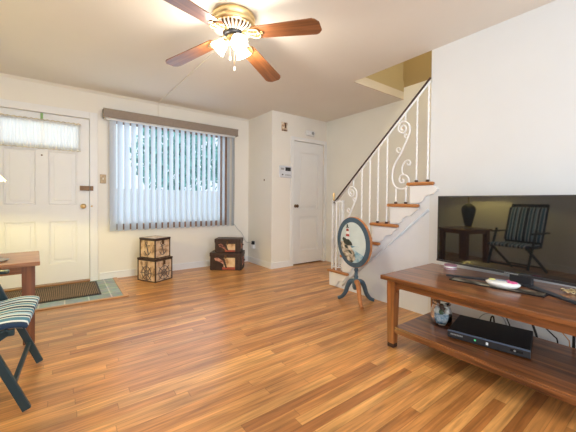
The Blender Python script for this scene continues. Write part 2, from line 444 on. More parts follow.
def part(mb, name, mat, parent, label=None, **k):
    o = mb.build(name, mat, parent, world=True, **k)
    if label: o['label'] = label
    return o
part(MB().b2((-.585, YF+.03, 1.69), (-.222, YF+.036, 1.96)), 'door_pane', 'glass', d1)
part(MB().b2((-.196, YF+.03, 1.69), (.15, YF+.036, 1.96)), 'door_pane', 'glass', d1)
RX = Matrix.Rotation(PI/2, 4, 'X')
k = MB(); k.lathe([(.001, 0), (.032, 0), (.032, .006), (.012, .012), (.012, .035), (.026, .045), (.03, .06), (.022, .072), (.001, .075)], seg=20, M=Matrix.Translation((.195, YF+.012, .965)) @ RX)
part(k, 'door_knob', 'brass', d1, 'round brass knob')
k = MB(); k.b2((.158, YF-.022, 1.163), (.262, YF+.012, 1.222), .004); k.b2((.178, YF-.034, 1.175), (.20, YF-.02, 1.21), .004)
part(k, 'rim_lock', 'brass_dk', d1, 'dark bronze slide lock')
part(MB().lathe([(.001, 0), (.009, 0), (.009, .004), (.001, .005)], seg=12, M=Matrix.Translation((-.212, YF+.012, 1.573)) @ RX), 'peephole', 'brass_dk', d1)
k = MB(); k.b2((.264, YF-.036, 1.163), (.30, YF-.021, 1.222), .004)
tag(k.build('lock_keeper', 'brass_dk'), 'dark bronze lock keeper on the casing beside the front door', 'lock keeper')
k = MB(); k.lathe([(.001, 0), (.011, 0), (.011, .004), (.001, .006)], seg=14, M=Matrix.Translation((.283, YF-.026, .965)) @ RX)
tag(k.build('key_cylinder', 'brass'), 'small round brass button on the casing beside the front door knob', 'lock plate')
# green tag on top of the door
MT['green'] = plain('green_ribbon', (.30, .52, .20), .7)
m = MB(); m.b2((-.222, YF+.0, 1.985), (-.198, YF+.011, 2.068), .002); m.b2((-.222, YF-.008, 1.975), (-.198, YF+.009, 2.0), .003)
tag(m.build('door_hook', 'green'), 'small green strip hanging at the top of the front door', 'hook')
# lace curtain over the door lights
cu = thing('lace_curtain', 'gathered white lace curtain over the small panes of the front door', 'curtain', (-.22, YF, 1.66))
m = MB(); bm = m.bm; n = 150; rows = 8; grid = []
for j in range(rows+1):
    row = []
    for i in range(n+1):
        x = -.615+.785*i/n; z = 1.985-(.345)*j/rows
        y = YF-.012+.007*math.sin(i*1.05+.35*math.sin(j*.5+i*.13))*(.4+.6*(j/rows))
        if j == 0: z += .008*math.sin(i*2.1)
        if j == rows: z += .012*abs(math.sin(i*.35))
        row.append(bm.verts.new((x, y, z)))
    grid.append(row)
for j in range(rows):
    for i in range(n):
        q = bm.faces.new((grid[j][i], grid[j][i+1], grid[j+1][i+1], grid[j+1][i])); q.smooth = True
part(m, 'lace_panel', 'lace', cu)
MT['lacetrim'] = plain('cream_lace_trim', (.72, .66, .52), .8, var=.2, scale=60)
m = MB(); m.tube([(-.62, YF-.014, 1.972), (.175, YF-.014, 1.972)], .007, 8)
part(m, 'curtain_rod', 'white', cu)
m = MB()
pts = [(-.615+.785*i/90, YF-.016+.005*math.sin(i*1.7), 1.988+.005*math.sin(i*1.1)) for i in range(91)]
m.tube(pts, .012, 6, flat=.5)
part(m, 'ruffle', 'lacetrim', cu, 'cream gathered heading')
m = MB(); m.tube([(-.615+.785*i/90, YF-.014+.004*math.sin(i*1.7), 1.645+.008*abs(math.sin(i*.35*150/90))) for i in range(91)], .008, 6, flat=.5)
part(m, 'scalloped_hem', 'lacetrim', cu)
# light switch
MT['oldbrass'] = plain('dull_brass', (.50, .38, .24), .6, .3, .2, 40)
sw = thing('light_switch', 'brass toggle light switch plate between front door and window blind', 'light switch', (.408, YF, 1.32))
part(MB().b2((.373, YF-.008, 1.262), (.443, YF, 1.378), .004), 'switch_plate', 'oldbrass', sw)
m = MB(); m.b2((.402, YF-.02, 1.31), (.414, YF-.006, 1.335), .002)
part(m, 'toggle', 'cream', sw)
# window: brown wood frame, panes
m = MB(); fw = .05
m.b2((WX0, YF-.012, WZ0-.055), (WX1, YF+.10, WZ0+.02), .004); m.b2((WX0, YF+.02, WZ1-fw), (WX1, YF+.09, WZ1))
m.b2((WX0, YF-.012, WZ0), (WX0+fw, YF+.10, WZ1)); m.b2((WX1-fw-.06, YF-.012, WZ0), (WX1, YF+.10, WZ1))
wn = struct(m, 'window_1', 'winwood', off=(1.34, YF, WZ0))
MT['winwhite'] = MT['white']
part(MB().b2((WX0+fw, YF+.045, WZ0+.02), (WX1-fw, YF+.052, WZ1-fw)), 'window_pane', 'glass', wn)
# vertical blind
bl = thing('vertical_blind', 'grey white vertical blind with taupe valance over the front window', 'blind', (1.35, YF, .633))
m = MB(); m.b2((.404, YF-.125, 2.105), (2.300, YF-.112, 2.215), .005); m.b2((.404, YF-.113, 2.105), (.416, YF-.002, 2.215)); m.b2((2.288, YF-.113, 2.105), (2.300, YF-.002, 2.215)); m.b2((.404, YF-.113, 2.203), (2.300, YF-.002, 2.215))
m.b2((.402, YF-.128, 2.105), (2.302, YF-.124, 2.118)); m.b2((.402, YF-.128, 2.202), (2.302, YF-.124, 2.217))
part(m, 'valance', 'valance', bl, 'taupe fabric covered valance')
m = MB(); m.b2((.43, YF-.085, 2.085), (2.27, YF-.045, 2.125), .004)
part(m, 'headrail', 'white', bl)
def vane(x, ang, parent, z0=.636, z1=2.085, wv=.089):
    m = MB(); bm = m.bm; cols = []
    for i in range(7):
        u = (i/6-.5)*wv; d = .006*(1-(2*u/wv)**2)
        px = x+u*math.cos(ang)-d*math.sin(ang); py = YF-.065+u*math.sin(ang)+d*math.cos(ang)
        cols.append([bm.verts.new((px, py, z)) for z in (z0, z0+.03, z1)])
    for a, b in zip(cols, cols[1:]):
        for j in range(2):
            q = bm.faces.new((a[j], b[j], b[j+1], a[j+1])); q.smooth = True
    part(m, 'vane', 'vane', parent)
ANG = math.radians(38)
NV = 22
for i in range(NV):
    x = .515+(2.235-.515)*i/(NV-1)
    vane(x, ANG+random.uniform(-.05, .05) if i else math.radians(20), bl)
m = MB(); m.tube(smooth_path([(2.265, YF-.06, 2.08), (2.268, YF-.06, 1.4), (2.265, YF-.055, .72), (2.262, YF-.05, .655), (2.255, YF-.05, .72), (2.256, YF-.06, 1.4), (2.255, YF-.06, 2.08)], 5), .004, 6)
part(m, 'pull_cord', 'grey', bl)
# cord on the wall and plug-in
pts = smooth_path([(2.285, YF-.012, .66), (2.36, YF-.008, .57), (2.43, YF-.008, .50), (2.47, YF-.01, .43), (2.50, YF-.015, .36), (2.535, YF-.03, .33), (2.545, YF-.10, .34), (2.545, 4.44, .30)], 6)
tag(MB().tube(pts, .0035, 6).build('extension_cord', 'grey'), 'thin grey cord running from the blind to the wall outlet', 'cord')
po = thing('wall_outlet', 'white wall outlet plate with a plugged in adapter right of the dark boxes', 'outlet', (XR, 4.40, .30))
part(MB().b2((XR-.006, 4.362, .235), (XR, 4.437, .355), .003), 'outlet_plate', 'white', po)
m = MB(); m.b2((XR-.045, 4.375, .25), (XR-.005, 4.425, .32), .008)
part(m, 'plug_body', 'white', po)
m = MB(); m.b2((XR-.043, 4.372, .315), (XR-.005, 4.428, .375), .008)
part(m, 'adapter', 'black', po, 'black adapter')
tag(MB().b2((XR-.012, 4.08, 1.37), (XR, 4.10, 1.395), .003).build('wall_hook', 'brass_dk'), 'tiny dark hook on the narrow return wall beside the closet', 'hook')
# wire raceway on the ceiling
m = MB(); m.b2((-.008, 0, H-.012), (.008, math.hypot(.165, 2.30), H), .003, M=Matrix.Translation((1.135, 2.30, 0)) @ Matrix.Rotation(math.atan2(.165, 2.30)*0+.02, 4, 'Z'))
m.b2((1.082, YF-.012, 2.215), (1.098, YF, H), .003)
tag(m.build('wire_raceway', 'ceil'), 'thin painted wire channel from the ceiling fan to the blind', 'wire channel')
# cove line where front wall meets ceiling
m = MB(); m.prism([(YF, H-.03), (YF, H), (YF-.03, H)], 0, XL, XR)
struct(m, 'trim_5', 'wall')
# closet door
casing('trim_6', CX0, CX1, CZ, YC, .062)
CP = (CX0+.13, CX1-.11)
d2, off2 = panel_door('door_2', CX0+.004, CX1-.004, .016, CZ-.005, YC+.012, [CP+(.905, 1.86), CP+(.22, .80)], th=.035)
k = MB(); k.lathe([(.001, 0), (.027, 0), (.027, .005), (.011, .010), (.011, .03), (.024, .04), (.028, .052), (.02, .064), (.001, .067)], seg=18, M=Matrix.Translation((CX0+.062, YC+.012, .97)) @ RX)
part(k, 'door_knob', 'brass_dk', d2, 'dark round knob')
for z in (1.80, .30):
    part(MB().tube([(CX1, YC-.024, z-.045), (CX1, YC-.024, z+.045)], .008, 8), 'hinge', 'white', d2)
struct(MB().b2((CX0, YC+.055, 0), (CX1, YC+.12, .002)), 'floor_closet', 'dark_slot')
# wall items on the closet wall
kp = thing('alarm_keypad', 'white alarm keypad with dark display on wall beside the closet door', 'keypad', (2.81, YC, 1.51))
part(MB().b2((2.69, YC-.028, 1.42), (2.93, YC, 1.605), .008), 'keypad_case', 'case', kp)
part(MB().b2((2.80, YC-.031, 1.525), (2.905, YC-.026, 1.583), .002), 'display', 'lcd', kp, 'dark display')
part(MB().b2((2.735, YC-.031, 1.455), (2.76, YC-.026, 1.475), .002), 'key_button', 'lcd', kp)
m = MB()
for i in range(4): m.b2((2.80+i*.027, YC-.031, 1.452), (2.82+i*.027, YC-.026, 1.47), .002)
part(m, 'key_row', 'grey', kp)
part(MB().b2((2.715, YC-.030, 1.54), (2.775, YC-.026, 1.57), .002), 'speaker_slot', 'grey', kp)
de = thing('door_chime', 'small white round cornered chime box above the closet door', 'chime', (3.315, YC, 2.18))
part(MB().b2((3.225, YC-.05, 2.14), (3.40, YC, 2.225), .014), 'chime_case', 'white', de)
part(MB().lathe([(.001, 0), (.028, 0), (.026, .008), (.001, .012)], seg=20, M=Matrix.Translation((3.345, YC-.048, 2.185)) @ RX), 'sensor_lens', 'grey', de)
pq = thing('wall_plaque', 'small brown and cream picture plaque high on wall left of closet door', 'plaque', (2.79, YC, 2.22))
MT['plq'] = map_mat('brown_cream_plaque', (.30, .18, .12), (.62, .45, .32), (.85, .76, .62), 26)
part(MB().b2((2.735, YC-.012, 2.15), (2.845, YC, 2.29), .003), 'picture', 'plq', pq)
m = MB(); m.b2((2.79, YC-.022, 2.20), (2.82, YC-.01, 2.26), .006); m.lathe([(.001, -.014), (.012, -.006), (.012, .006), (.001, .014)], (2.803, YC-.016, 2.27), 10)
m.b2((2.74, YC-.018, 2.155), (2.84, YC-.01, 2.168), .002)
part(m, 'relief', 'brass_dk', pq)
# ------------------------------------------------------------------ staircase
RISE, RUN = .2072, .217
NOSE = lambda n: 2.758-RUN*(n-1)
XO = 2.66                       # outer end of the treads
st = thing('staircase', 'white closed string staircase with honey oak treads rising behind the right wall', 'staircase', (XT, 2.75, 0))
m = MB()   # stringer wall, coplanar with the right wall
poly = [(2.735, 0)]
for n in range(1, 8):
    y = NOSE(n)-.025
    poly += [(y, RISE*(n-1)), (y, RISE*n-.03)] if n > 1 else [(y, RISE-.03)]
poly += [(YW+.0005, RISE*7-.03-.2), (YW+.0005, 0)]
P2 = [(2.733, 0)]
for n in range(1, 7):
    y = NOSE(n)-.025
    P2 += [(y, RISE*(n-1)-.0 if n > 1 else 0), (y, RISE*n-.03)]
    P2 += [(NOSE(n+1)-.025 if n < 6 else YW+.0005, RISE*n-.03)]
P2 += [(YW+.0005, 0)]
# remove duplicates
Q = []
for q in P2:
    if not Q or (abs(q[0]-Q[-1][0]) > 1e-4 or abs(q[1]-Q[-1][1]) > 1e-4): Q.append(q)
m.prism(Q, 0, XT, XT+.04)
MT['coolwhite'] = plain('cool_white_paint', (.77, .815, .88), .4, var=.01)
part(m, 'stringer', 'coolwhite', st)
for n in range(1, 8):   # risers
    m = MB(); y = NOSE(n)-.025; m.b2((XT+.04 if n < 7 else XT+TH+.003, y-.018, max(0, RISE*(n-1))), (XS-.003, y, RISE*n-.03))
    part(m, 'riser', 'white', st)
for n in range(1, 8):
    y = NOSE(n); m = MB()
    x0 = XO if n <= 6 else XT+TH+.003
    if n > 6:
        m.b2((x0, y-RUN-.03, RISE*n-.03), (XS-.003, y, RISE*n), .01)
    else:
        back = max(y-RUN-.032, YW+.001) if n == 6 else y-RUN-.032
        m.b2((XT, back, RISE*n-.03), (XS-.003, y, RISE*n), .008)
        e = max(y-.345, YW-.05) if n == 6 else y-.345
        # returned nosing at the open end
        m.b2((XO, e, RISE*n-.032), (XT+.002 if n < 6 else XT, y, RISE*n), .012)
    part(m, 'tread', 'oak_y', st)
# scroll brackets below each tread end
for n in range(1, 7):
    y = NOSE(n); zt = RISE*n-.034; m = MB()
    top = [(y-.03, zt), (max(y-.335, YW-.04), zt)]
    wav = smooth_path([(top[1][0], zt-.012, 0), (y-.30, zt-.035, 0), (y-.26, zt-.075, 0), (y-.215, zt-.085, 0), (y-.185, zt-.10, 0), (y-.15, zt-.15, 0), (y-.09, zt-.165, 0), (y-.032, zt-.168, 0)], 4)
    po_ = top+[(v[0], v[1]) for v in wav]
    m.prism(po_, 0, XT-.018, XT+.001)
    part(m, 'bracket', 'white', st)
# sloping moulding on the stringer, a shadow line put into its colour
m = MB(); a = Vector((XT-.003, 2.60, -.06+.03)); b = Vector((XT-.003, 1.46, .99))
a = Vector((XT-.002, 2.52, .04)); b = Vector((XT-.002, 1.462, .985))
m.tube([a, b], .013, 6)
MT['shade_blue'] = plain('painted_blue_grey_shade', (.66, .71, .78), .4, var=.01)  # blue grey stands in for shadow along the moulding
part(m, 'sloping_moulding', 'shade_blue', st, 'moulding with painted blue grey shade')
# railing
XRL = 2.682
rl = thing('stair_railing', 'white wrought iron stair railing with scrolls and dark handrail', 'railing', (XRL, NOSE(1)-.1, RISE))
HR = lambda y: 1.071+(2.627-y)*.9535
def tw(m, y, z0, z1, s=.0085, x=XRL, turns=None):
    k = max(2, int((z1-z0)/.012)); m.tube([(x, y, z0+(z1-z0)*i/k) for i in range(k+1)], s, 4, twist=.30)
def shoe(m, y, z, x=XRL): m.box((x, y, z+.010), (.026, .026, .02), .005)
m = MB(); m.tube([(XRL, 2.66, HR(2.66)), (XRL, 1.455, HR(1.455))], .010, 8)
MT['rail'] = plain('dark_brown_handrail', (.06, .035, .028), .35)
part(m, 'handrail', 'rail', rl, 'dark brown handrail')
m = MB(); m.tube([(XRL, 2.65, HR(2.65)-.03), (XRL, 1.455, HR(1.455)-.03)], .009, 6)
part(m, 'rail_channel', 'iron', rl)
for n in (3, 4, 6):
    for d in (.095, .205):
        m = MB(); y = NOSE(n)-d; tw(m, y, RISE*n+.005, HR(y)-.03); b_ = part(m, 'baluster', 'iron', rl)
        m = MB(); shoe(m, y, RISE*n); part(m, 'shoe', 'rail', b_, 'dark shoe')
S1 = [(-.150, .700), (-.178, .700), (-.198, .728), (-.188, .762), (-.160, .772), (-.140, .752), (-.147, .728), (-.165, .728)]
S1 = S1[::-1]
S1 += [(-.122, .722), (-.112, .758), (-.135, .803), (-.180, .806), (-.222, .776), (-.237, .736), (-.234, .684), (-.213, .639), (-.177, .567), (-.14, .493), (-.101, .438), (-.07, .385), (-.054, .332), (-.05, .261), (-.063, .205), (-.095, .164), (-.146, .148), (-.195, .154), (-.226, .179), (-.236, .227), (-.217, .267), (-.179, .286), (-.143, .276), (-.131, .237), (-.148, .207), (-.177, .212), (-.177, .235), (-.163, .24)]
S2 = [(-.172, .285), (-.160, .318), (-.16, .354), (-.174, .392), (-.201, .418), (-.231, .422), (-.249, .399), (-.239, .376), (-.218, .382), (-.215, .398)]
S3 = [(-.150, .505), (-.115, .51), (-.096, .536), (-.107, .557), (-.13, .552), (-.132, .534)]
S4 = [(-.213, .634), (-.192, .647), (-.183, .671), (-.198, .68), (-.209, .666)]
for n in (2, 5):
    y0, z0 = NOSE(n), RISE*n
    mk = lambda P, r: MB().tube(smooth_path([(XRL, y0+a, z0+b) for a, b in P], 5), r, 6)
    s_ = part(mk(S1, .0085), 'scroll', 'iron', rl)
    for P in (S2, S3, S4): part(mk(P, .007), 'curl', 'iron', s_)
    for d in (.095, .205):
        m = MB(); tw(m, y0-d, z0+.005, z0+.165); part(m, 'scroll_post', 'iron', s_)
        m = MB(); shoe(m, y0-d, z0); part(m, 'shoe', 'rail', s_, 'dark shoe')
    m = MB(); m.tube([(XRL, y0-.19, z0+.80), (XRL, y0-.19, HR(y0-.19)-.03)], .007, 6); part(m, 'scroll_tie', 'iron', s_)
# newel: ring of twisted bars
cy, cx = NOSE(1)-.115, 2.735
nw = []
for i in range(6):
    a = 2*PI*i/6+.3; m = MB(); x, y = cx+.055*math.cos(a), cy+.082*math.sin(a)
    tw(m, y, RISE+.003, 1.07, .010, x); part(m, 'newel_bar', 'iron', rl)
for z in (.245, 1.05):
    m = MB(); m.tube([(cx+.055*math.cos(2*PI*k/20), cy+.082*math.sin(2*PI*k/20), z) for k in range(20)], .008, 6, closed=True)
    part(m, 'newel_ring', 'iron', rl)
m = MB(); m.lathe([(.012, RISE), (.012, 1.08), (.02, 1.085)], (cx, cy+.03, 0), 10); part(m, 'newel_core', 'iron', rl)
m = MB(); m.lathe([(.010, 1.05), (.014, 1.085), (.010, 1.10), (.018, 1.125), (.016, 1.145), (.001, 1.165)], (cx, cy+.075, 0), 12); part(m, 'finial', 'brass', rl, 'brass finial')
# ------------------------------------------------------------------ ceiling fan
FX, FY = 1.03, 2.095
fan = thing('ceiling_fan', 'brass ceiling fan with four walnut blades and lit frosted shades', 'ceiling fan', (FX, FY, H))
def fpart(mb, name, mat, parent=None, label=None):
    o = mb.build(name, mat, parent or fan)
    if label: o['label'] = label
    return o
fpart(MB().lathe([(.12, 0), (.155, -.003), (.160, -.014), (.160, -.042), (.153, -.046), (.153, -.053), (.161, -.057), (.161, -.080), (.147, -.089), (.11, -.093)], seg=48), 'motor_housing', 'brass', label='polished brass housing')
m = MB()
m.lathe([(.138, -.09), (.122, -.114), (.07, -.124)], seg=40, mi=1)
for i in range(30):
    a = 2*PI*i/30; R = Matrix.Rotation(a, 4, 'Z')
    m.tube([R @ Vector((.147, 0, -.086)), R @ Vector((.135, 0, -.108)), R @ Vector((.083, 0, -.127))], .007, 5)
fpart(m, 'vent_ring', ['cream', 'brass_dk'])
fpart(MB().lathe([(.07, -.118), (.075, -.136), (.062, -.145), (.05, -.147)], seg=32), 'hub', 'satin')
fpart(MB().lathe([(.05, -.145), (.054, -.152), (.054, -.20), (.043, -.212), (.02, -.22), (.012, -.235), (.001, -.24)], seg=32), 'switch_housing', 'brass')
TILT = Matrix.Rotation(math.radians(-2), 4, Vector((.803, -.596, 0)))
for i, deg in enumerate((-58, 28, 116, 204)):
    Rz = Matrix.Rotation(math.radians(deg), 4, 'Z'); T = TILT @ Rz @ Matrix.Translation((0, 0, -.135)) @ Matrix.Rotation(math.radians(7), 4, 'Y') @ Matrix.Rotation(math.radians(-7), 4, 'X')
    m = MB(); out = [(.175, -.052), (.19, -.060), (.635, -.076), (.657, -.066), (.68, -.038), (.68, .038), (.657, .066), (.635, .076), (.19, .060), (.175, .052)]
    m.prism(out, 2, -.0035, .0035)
    b_ = m.build('blade', 'blade', fan); b_.matrix_local = T
    m = MB()
    m.tube(smooth_path([(.065, 0, .015), (.11, 0, .012), (.15, 0, -.004), (.20, 0, -.010)], 4), .010, 6)
    for sg in (-1, 1):
        m.tube(smooth_path([(.12, 0, .006), (.14, sg*.034, -.004), (.18, sg*.046, -.010), (.215, sg*.034, -.011), (.225, sg*.008, -.011), (.205, sg*.006, -.011)], 4), .007, 6)
    m.box((.225, 0, -.009), (.05, .03, .005), .002)
    m.build('blade_bracket', 'brass', b_)
MT['shade'] = glow('lit_frosted_glass', (1, .93, .82), 14)
for deg in (143, 23, -97):
    a = math.radians(deg); T = Matrix.Rotation(a, 4, 'Z')
    m = MB(); m.tube([T @ Vector(p) for p in smooth_path([(.045, 0, -.185), (.055, 0, -.176), (.065, 0, -.176), (.072, 0, -.184)], 4)], .008, 8)
    arm = fpart(m, 'lamp_arm', 'brass')
    Tt = T @ Matrix.Translation((.058, 0, -.178)) @ Matrix.Rotation(math.radians(-42), 4, 'Y')
    m = MB(); m.lathe([(.018, 0), (.026, -.006), (.026, -.02), (.018, -.022)], seg=18, M=Tt); m.build('socket_cup', 'brass', arm)
    m = MB(); m.lathe([(.022, -.014), (.036, -.026), (.044, -.046), (.047, -.066), (.052, -.086), (.061, -.097), (.059, -.097), (.050, -.086), (.045, -.066), (.042, -.046), (.034, -.026), (.020, -.016)], seg=28, M=Tt, cap=False)
    m.lathe([(.001, -.022), (.016, -.03), (.024, -.052), (.02, -.073), (.001, -.083)], seg=16, M=Tt)
    m.build('glass_shade', 'shade', arm)
    p = Tt @ Vector((0, 0, -.125))
    light('fan_bulb', 'POINT', (FX+p.x, FY+p.y, H+p.z), 12, (1, .91, .78), size=.05)
for (dx, dy, ln) in ((.008, .0, .145), (-.022, .012, .07)):
    m = MB(); m.tube([(dx, dy, -.21), (dx, dy, -.225-ln)], .002, 6)
    ch = fpart(m, 'pull_chain', 'brass')
    m = MB(); m.lathe([(.001, 0), (.005, -.006), (.008, -.022), (.005, -.034), (.001, -.036)], (dx, dy, -.225-ln), 10); m.build('chain_fob', 'cream', ch)
# ------------------------------------------------------------------ coffee table used as television console
TX0, TX1, TY0, TY1, TZ = 1.868, 2.60, 0.06, 1.372, .52
ct = thing('coffee_table', 'long stained oak coffee table with lower shelf carrying the television', 'coffee table', ((TX0+TX1)/2, (TY0+TY1)/2, 0))
def ctp(mb, name, mat, label=None, parent=None): return part(mb, name, mat, parent or ct, label)
m = MB(); m.b2((TX0, TY0, TZ-.032), (TX1, TY1, TZ), .005); ctp(m, 'tabletop', 'table_y')
m = MB(); m.b2((TX0+.05, TY0+.09, TZ-.085), (TX0+.072, TY1-.09, TZ-.03)); ctp(m, 'apron', 'table_y')
m = MB(); m.b2((TX1-.072, TY0+.09, TZ-.085), (TX1-.05, TY1-.09, TZ-.03)); ctp(m, 'apron', 'table_y')
for y in (TY1-.075, TY0+.053):
    m = MB(); m.b2((TX0+.09, y, TZ-.085), (TX1-.09, y+.022, TZ-.03)); ctp(m, 'apron', 'table_x')
def leg_mb(x, y, z1, wt, wb, zb=.0):
    m = MB(); bm = m.bm; V = []
    for z, w in ((zb, wb), (z1-.08, wt), (z1, wt)):
        V.append([bm.verts.new((x+sx*w/2, y+sy*w/2, z)) for sx, sy in ((-1, -1), (1, -1), (1, 1), (-1, 1))])
    for a, b in zip(V, V[1:]):
        for k in range(4): bm.faces.new((a[k], a[(k+1) % 4], b[(k+1) % 4], b[k]))
    bm.faces.new(V[0]); bm.faces.new(V[-1]); return m
for sx, x in ((-1, TX0+.06), (1, TX1-.06)):
    for sy, y in ((-1, TY0+.07), (1, TY1-.07)):
        l_ = ctp(leg_mb(x, y, TZ-.03, .062, .050, .03), 'leg', 'table_z')
        m = MB(); m.b2((x-.025, y-.025, 0), (x+.025, y+.025, .032), .003); ctp(m, 'foot_cap', 'foot', 'dark foot cap', l_)
        # shaped corner brace under the apron
        m = MB(); yy = y-sy*.030
        m.prism([(yy, TZ-.085), (yy-sy*.03, TZ-.085), (yy-sy*.012, TZ-.10), (yy, TZ-.13)], 0, x-.012, x+.012); ctp(m, 'brace', 'table_z', parent=l_)
m = MB(); m.b2((TX0+.035, TY0+.05, .137), (TX1-.06, TY1-.10, .16), .004); ctp(m, 'shelf', 'table_y')
m = MB(); m.b2((TX0+.027, TY0+.10, .118), (TX0+.045, TY1-.105, .152), .004); ctp(m, 'shelf_rail', 'table_y')
# television
AT = math.atan2(-.834, -.091)          # direction along the screen, away from the far corner
tv = thing('television', 'flat black television on boomerang stand reflecting the room', 'television', (2.396, .722, TZ), AT+PI/2)
# local frame: x' = towards far end?  rotation maps local -y onto the screen direction
def tvp(mb, name, mat, parent=None, label=None):
    o = mb.build(name, mat, parent or tv)
    if label: o['label'] = label
    return o
HW = .535
m = MB(); m.b2((-.0, -HW, .058), (.035, HW, .587), .004); m.b2((.03, -HW*.7, .12), (.06, HW*.7, .45), .01)
tvp(m, 'case', 'satin')
tvp(MB().b2((-.002, -HW+.009, .075), (.002, HW-.009, .579)), 'screen', 'screen', label='glossy dark screen')
m = MB(); m.b2((-.004, -HW, .058), (.002, HW, .074), .0015); tvp(m, 'bezel', 'satin')
m = MB()
for i in range(7): m.b2((-.0055, -.04+i*.012, .0625), (-.0035, -.032+i*.012, .0695))
tvp(m, 'logo', 'grey')
m = MB(); m.b2((.005, -.115, .006), (.03, .015, .07), .006); tvp(m, 'stand_neck', 'satin')
m = MB()
for s in (-1, 1):
    m.prism([(a_, b_-.045) for a_, b_ in ((.045, 0), (-.02, s*.02), (-.205, s*.37), (-.185, s*.385), (.03, s*.07))], 2, .001, .011)
m.b2((-.03, -.105, .001), (.05, .015, .012), .003)
tvp(m, 'stand_base', 'satin')
# things on the table top
MT['tray'] = map_mat('grey_green_printed_board', (.02, .016, .012), (.10, .075, .05), (.30, .28, .22), 12)
tr = thing('picture_board', 'flat grey picture board with black edges lying before the television', 'board', (2.245, .752, TZ), 0.0)
B = [(2.134, 1.002), (2.181, .499), (2.285, .497), (2.215, 1.012)]
m = MB(); m.prism(B, 2, TZ, TZ+.006); part(m, 'backing', 'black', tr)
cxb = sum(p[0] for p in B)/4; cyb = sum(p[1] for p in B)/4
m = MB(); m.prism([(cxb+(x-cxb)*.86, cyb+(y-cyb)*.95) for x, y in B], 2, TZ+.006, TZ+.008); part(m, 'printed_face', 'tray', tr)
di = thing('oval_dish', 'oval white dish with pink and yellow flowers on the picture board', 'dish', (2.225, .715, TZ+.008), math.radians(-80))
MT['porc'] = plain('white_porcelain', (.86, .87, .86), .2, var=.03)
MT['pink'] = plain('pink_glaze', (.75, .12, .32), .3, var=.2, scale=40)
MT['yellowg'] = plain('yellow_green_glaze', (.62, .62, .22), .3, var=.2, scale=40)
MT['blueg'] = plain('blue_glaze', (.12, .20, .42), .3)
SE = Matrix.Diagonal((.86, .60, 1.15, 1))
m = MB(); m.lathe([(.001, 0), (.085, 0), (.105, .014), (.107, .022), (.09, .028), (.001, .030)], seg=40, M=SE); m.build('dish_body', 'porc', di)
def petal(name, mat, x, y, r):
    m = MB()
    for k in range(5):
        a = 2*PI*k/5; m.lathe([(.001, .032), (r*.55, .032), (r*.5, .038), (.001, .040)], (x+r*.6*math.cos(a), y+r*.6*math.sin(a), 0), 10)
    m.build(name, mat, di)
petal('flower', 'pink', .050, -.008, .024); petal('flower', 'yellowg', -.058, .008, .017); petal('flower', 'pink', .026, .022, .010)
m = MB()
for i in range(7): m.box((-.035+i*.011, .012+.004*math.sin(i*2), .0355), (.006, .018, .004), .001)
m.build('lettering', 'blueg', di)
ti = thing('round_tin', 'small pink and white round tin under the far corner of the television', 'tin', (2.37, 1.135, TZ))
ti.location = (2.50, 1.165, TZ)
m = MB(); m.lathe([(.001, 0), (.044, 0), (.045, .004), (.045, .026), (.044, .028)], seg=30); m.build('tin_body', 'porc', ti)
MT['mauve'] = plain('mauve_band', (.42, .20, .30), .4)
m = MB(); m.lathe([(.0455, .004), (.047, .006), (.047, .012), (.0455, .014)], seg=30, cap=False); m.build('band', 'mauve', ti, label='mauve band')
m = MB(); m.lathe([(.047, .026), (.047, .033), (.042, .037), (.001, .038)], seg=30); m.build('lid', 'mauve', ti)
m = MB(); rr = random.Random(3)
for j in range(5):
    cx_, cy_ = 2.425+rr.uniform(-.02, .03), .42+rr.uniform(-.035, .04)
    a0 = rr.uniform(0, 6)
    m.tube([(cx_+.022*math.cos(a0+t*.42), cy_+.017*math.sin(a0+t*.42), TZ+.004+.010*abs(math.sin(t*.8+j))+j*.002) for t in range(14)], .003, 6)
tag(m.build('gold_chain', 'brass'), 'little heap of gold chain on the oak table below the television', 'chain')
# jar on the shelf
def jar(loc, label):
    j = thing('glass_jar', label, 'jar', loc); j.scale = (.88, .88, .97)
    m = MB(); m.lathe([(.001, .001), (.075, .001), (.080, .008), (.082, .05), (.078, .10), (.066, .135), (.066, .165), (.070, .172)], seg=36, cap=False); m.build('jar_body', 'jar', j)
    MT.setdefault('jb', map_mat('blue_white_fill', (.015, .03, .06), (.16, .30, .44), (.70, .76, .80), 24))
    m = MB(); m.lathe([(.001, .012), (.070, .012), (.076, .05), (.072, .078), (.001, .084)], seg=30); m.build('filling', 'jb', j)
    MT.setdefault('jg', plain('white_shell', (.80, .78, .72), .35, var=.1, scale=30)); MT.setdefault('jgr', plain('dark_green_glass', (.02, .07, .03), .3)); MT.setdefault('jbr', plain('dark_brown_shell', (.06, .03, .02), .35))
    r2 = random.Random(5)
    for k, (mt, x, y, z, s) in enumerate((('jg', -.035, .02, .10, .027), ('jgr', -.034, -.018, .094, .022), ('jg', .0, -.046, .096, .022), ('jbr', .005, -.01, .10, .026), ('jbr', .035, .01, .095, .025), ('jg', -.01, .035, .13, .02), ('jbr', -.02, -.01, .135, .02), ('jg', .02, -.025, .133, .018))):
        m = MB(); m.lathe([(.001, -s), (s*.7, -s*.7), (s, 0), (s*.7, s*.7), (.001, s)], (x, y, z), 12); m.build('shell', mt, j)
    m = MB(); m.tube([(.068*math.cos(2*PI*k/32), .068*math.sin(2*PI*k/32), .15) for k in range(32)], .003, 6, closed=True); m.build('rim_wire', 'brass_dk', j)
    return j
jar((2.25, 1.108, .16), 'glass jar of shells at the far end of the lower table shelf')
jar((2.21, .262, .16), 'glass jar partly cut off at the right edge on the lower shelf')
